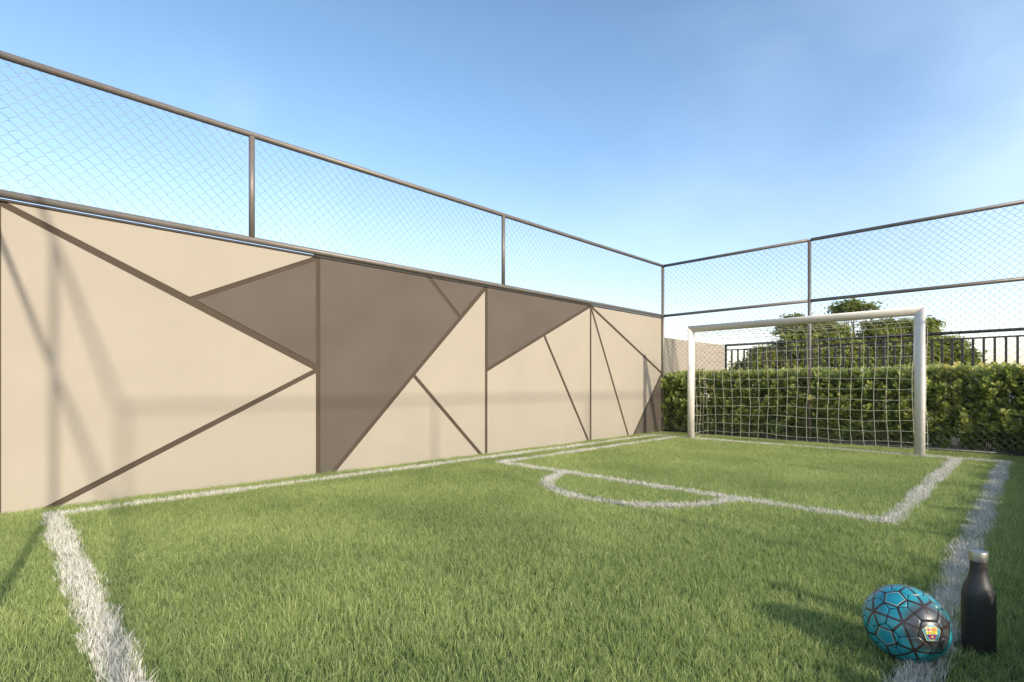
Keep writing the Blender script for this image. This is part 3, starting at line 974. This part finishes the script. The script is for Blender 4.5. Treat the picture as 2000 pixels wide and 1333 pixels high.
# bladder just under the seams
g = MB()
g.lathe([(max(0.001, (BR - 0.0030) * math.sin(t)), -(BR - 0.0030) * math.cos(t)) for t in np.linspace(0, math.pi, 25)], 48)
o = g.build('bladder', simple('black_rubber', (0.01, 0.01, 0.012), 0.6), ball, smooth=True); o.location = (0, 0, BR)

# crest, printed flat on its pentagon
cn = CREST / np.linalg.norm(CREST)
upv = np.array([0, 0, 1.]) - cn * cn[2]; upv /= np.linalg.norm(upv)
rgt = np.cross(upv, cn)
def decal(name, shapes, parent, lift0=0.0004):
    """shapes: list of (colour, [(u,v)...], layer) convex polygons in metres on the tangent plane, laid on the ball"""
    V, F, mi, mats = [], [], [], []
    for col, poly, lay in shapes:
        key = 'print_%02d%02d%02d' % tuple(int(c_ * 99) for c_ in col)
        m = bpy.data.materials.get(key) or simple(key, col, 0.4, var=0.02)
        if m not in mats: mats.append(m)
        b = len(V)
        for u, v in poly:
            V.append((u, v, lift0 + lay * 0.00025))
        F.append(tuple(range(b, b + len(poly)))); mi.append(mats.index(m))
    me = bpy.data.meshes.new(name); me.from_pydata(V, [], F)
    for m in mats: me.materials.append(m)
    me.polygons.foreach_set('material_index', mi); me.update()
    bm = bmesh.new(); bm.from_mesh(me)
    bmesh.ops.triangulate(bm, faces=bm.faces[:])
    for _ in range(2):
        long_ = [e for e in bm.edges if e.calc_length() > 0.005]
        if long_: bmesh.ops.subdivide_edges(bm, edges=long_, cuts=1)
    bmesh.ops.triangulate(bm, faces=bm.faces[:])
    for v_ in bm.verts:
        q = cn * BR + rgt * v_.co.x + upv * v_.co.y; q /= np.linalg.norm(q)
        v_.co = Vector(q * (BR + v_.co.z))
    bm.to_mesh(me); bm.free()
    o = link(name, me, parent); o.location = (0, 0, BR); return o
Yl, Rd, Bl, Wh, Cl = (0.75, 0.58, 0.05), (0.55, 0.02, 0.05), (0.03, 0.06, 0.28), (0.70, 0.68, 0.62), (0.30, 0.02, 0.10)
k = 0.0011
def sc_(pts): return [(u * k, v * k) for u, v in pts]
bowl = lambda w, top, bot, n=9: [(w * math.cos(t), top + (bot - top) * math.sin(t)) for t in np.linspace(0, math.pi, n)]
sh = []
sh += [(Yl, sc_([(-16, 2), (-16, 17), (-9, 15), (0, 18.5), (9, 15), (16, 17), (16, 2)]), 0)]
sh += [(Yl, sc_(bowl(15.5, 3, -19)[::-1]), 0)]
sh += [(Wh, sc_([(-14, 5), (-14, 14.6), (-8.5, 13), (-1, 15.8), (-1, 5)]), 1)]
sh += [(Rd, sc_([(-9, 5), (-9, 13.2), (-6.4, 13.8), (-6.4, 5)]), 2), (Rd, sc_([(-14, 8.2), (-14, 10.8), (-1, 10.8), (-1, 8.2)]), 3)]
for q in range(4):
    x_ = 1 + q * 3.6
    sh.append((Rd, sc_([(x_, 5), (x_, 14.2), (x_ + 1.8, 14.2), (x_ + 1.8, 5)]), 1))
# middle band with its three letters
band = (0.80, 0.66, 0.10)
sh.append((band, sc_([(-15, -2.5), (-15, 3.5), (15, 3.5), (15, -2.5)]), 1))
def bar_(x0, y0, x1, y1): return ((0.02, 0.02, 0.02), sc_([(x0, y0), (x0, y1), (x1, y1), (x1, y0)]), 2)
sh += [bar_(-9, -1.8, -8, 2.8), bar_(-8, 1.8, -5, 2.8), bar_(-8, 0, -6, 0.9)]                       # F
sh += [bar_(-2.6, -1.8, -1.6, 2.8), bar_(-1.6, 1.8, 1.6, 2.8), bar_(-1.6, -1.8, 1.6, -0.8)]          # C
sh += [bar_(4.2, -1.8, 5.2, 2.8), bar_(5.2, 1.9, 7.6, 2.8), bar_(5.2, 0.1, 7.6, 0.9), bar_(5.2, -1.8, 7.6, -0.9), bar_(7.6, -1.4, 8.5, 2.4)]  # B
cols5 = [Bl, Cl, Bl, Cl, Bl]
for q in range(5):
    a, b = -13.5 + q * 5.4, -13.5 + (q + 1) * 5.4
    f_ = lambda x_: -2.5 - 14.2 * math.sqrt(max(0, 1 - (x_ / 13.6) ** 2))
    sh.append((cols5[q], sc_([(a, -2.5), (b, -2.5), (b, f_(b)), ((a + b) / 2, f_((a + b) / 2)), (a, f_(a))][::-1]), 1))
sh.append((Yl, sc_([(3.2 * math.cos(t), -9 + 3.2 * math.sin(t)) for t in np.linspace(0, 2 * math.pi, 11)[:-1]]), 2))
sh.append(((0.10, 0.03, 0.04), sc_([(1.2 * math.cos(t), -9 + 1.2 * math.sin(t)) for t in np.linspace(0, 2 * math.pi, 8)[:-1]]), 3))
decal('crest', sh, ball)
# curved tick emblem on the lower right
tk_out = [(0.716, -0.607, -0.344), (0.74, -0.464, -0.487), (0.818, -0.311, -0.484), (0.922, -0.266, -0.282), (0.977, -0.196, -0.087), (0.957, -0.147, 0.251)]
tk_in = [(0.716, -0.607, -0.344), (0.755, -0.520, -0.400), (0.815, -0.439, -0.379), (0.907, -0.362, -0.214), (0.955, -0.296, -0.02), (0.957, -0.147, 0.251)]
def catm(P, sub=5):
    P = [np.array(p) for p in P]; out = []
    for i in range(len(P) - 1):
        p0, p1, p2, p3 = P[max(i - 1, 0)], P[i], P[i + 1], P[min(i + 2, len(P) - 1)]
        for s_ in range(sub):
            t = s_ / sub
            out.append(0.5 * ((2 * p1) + (-p0 + p2) * t + (2 * p0 - 5 * p1 + 4 * p2 - p3) * t * t + (-p0 + 3 * p1 - 3 * p2 + p3) * t ** 3))
    out.append(P[-1]); return out
o1, i1 = catm(tk_out), catm(tk_in)
V = []
for a, b in zip(o1, i1):
    for q in (a, b):
        q = q / np.linalg.norm(q); V.append(tuple(q * (BR + 0.0006)))
me = bpy.data.meshes.new('tick_emblem')
me.from_pydata(V, [], [(2 * i, 2 * i + 1, 2 * i + 3, 2 * i + 2) for i in range(len(o1) - 1)])
me.materials.append(simple('teal_print', (0.022, 0.33, 0.36), 0.4, var=0.03)); me.shade_smooth()
o = link('tick_emblem', me, ball); o.location = (0, 0, BR)

# ------------------------------------------------------------------ bottle
bt = empty('water_bottle', (BOT[0], BOT[1], 0.0))
tag(bt, 'matt black metal bottle with steel cap standing right of the ball', 'bottle')
g = MB()
pr = [(0.040, 0.0), (0.0445, 0.004), (0.0455, 0.010), (0.0455, 0.180)]
for t in np.linspace(0, 1, 14)[1:]:
    s_ = t * t * (3 - 2 * t)
    pr.append((0.0455 + (0.0232 - 0.0455) * (s_ ** 1.15), 0.180 + 0.098 * t))
pr += [(0.0230, 0.296), (0.0225, 0.3055)]
g.lathe(pr, 56); g.build('body', M_bottle, bt, smooth=True)
g = MB()
g.lathe([(0.0240, 0.3058), (0.0252, 0.3068), (0.0254, 0.3085), (0.0254, 0.3362), (0.0248, 0.3382), (0.0236, 0.3390), (0.0222, 0.3384), (0.001, 0.3380)], 56)
o = g.build('cap', M_steel, bt, smooth=True)
for o in bt.children:
    o.data.set_sharp_from_angle(angle=R(35))
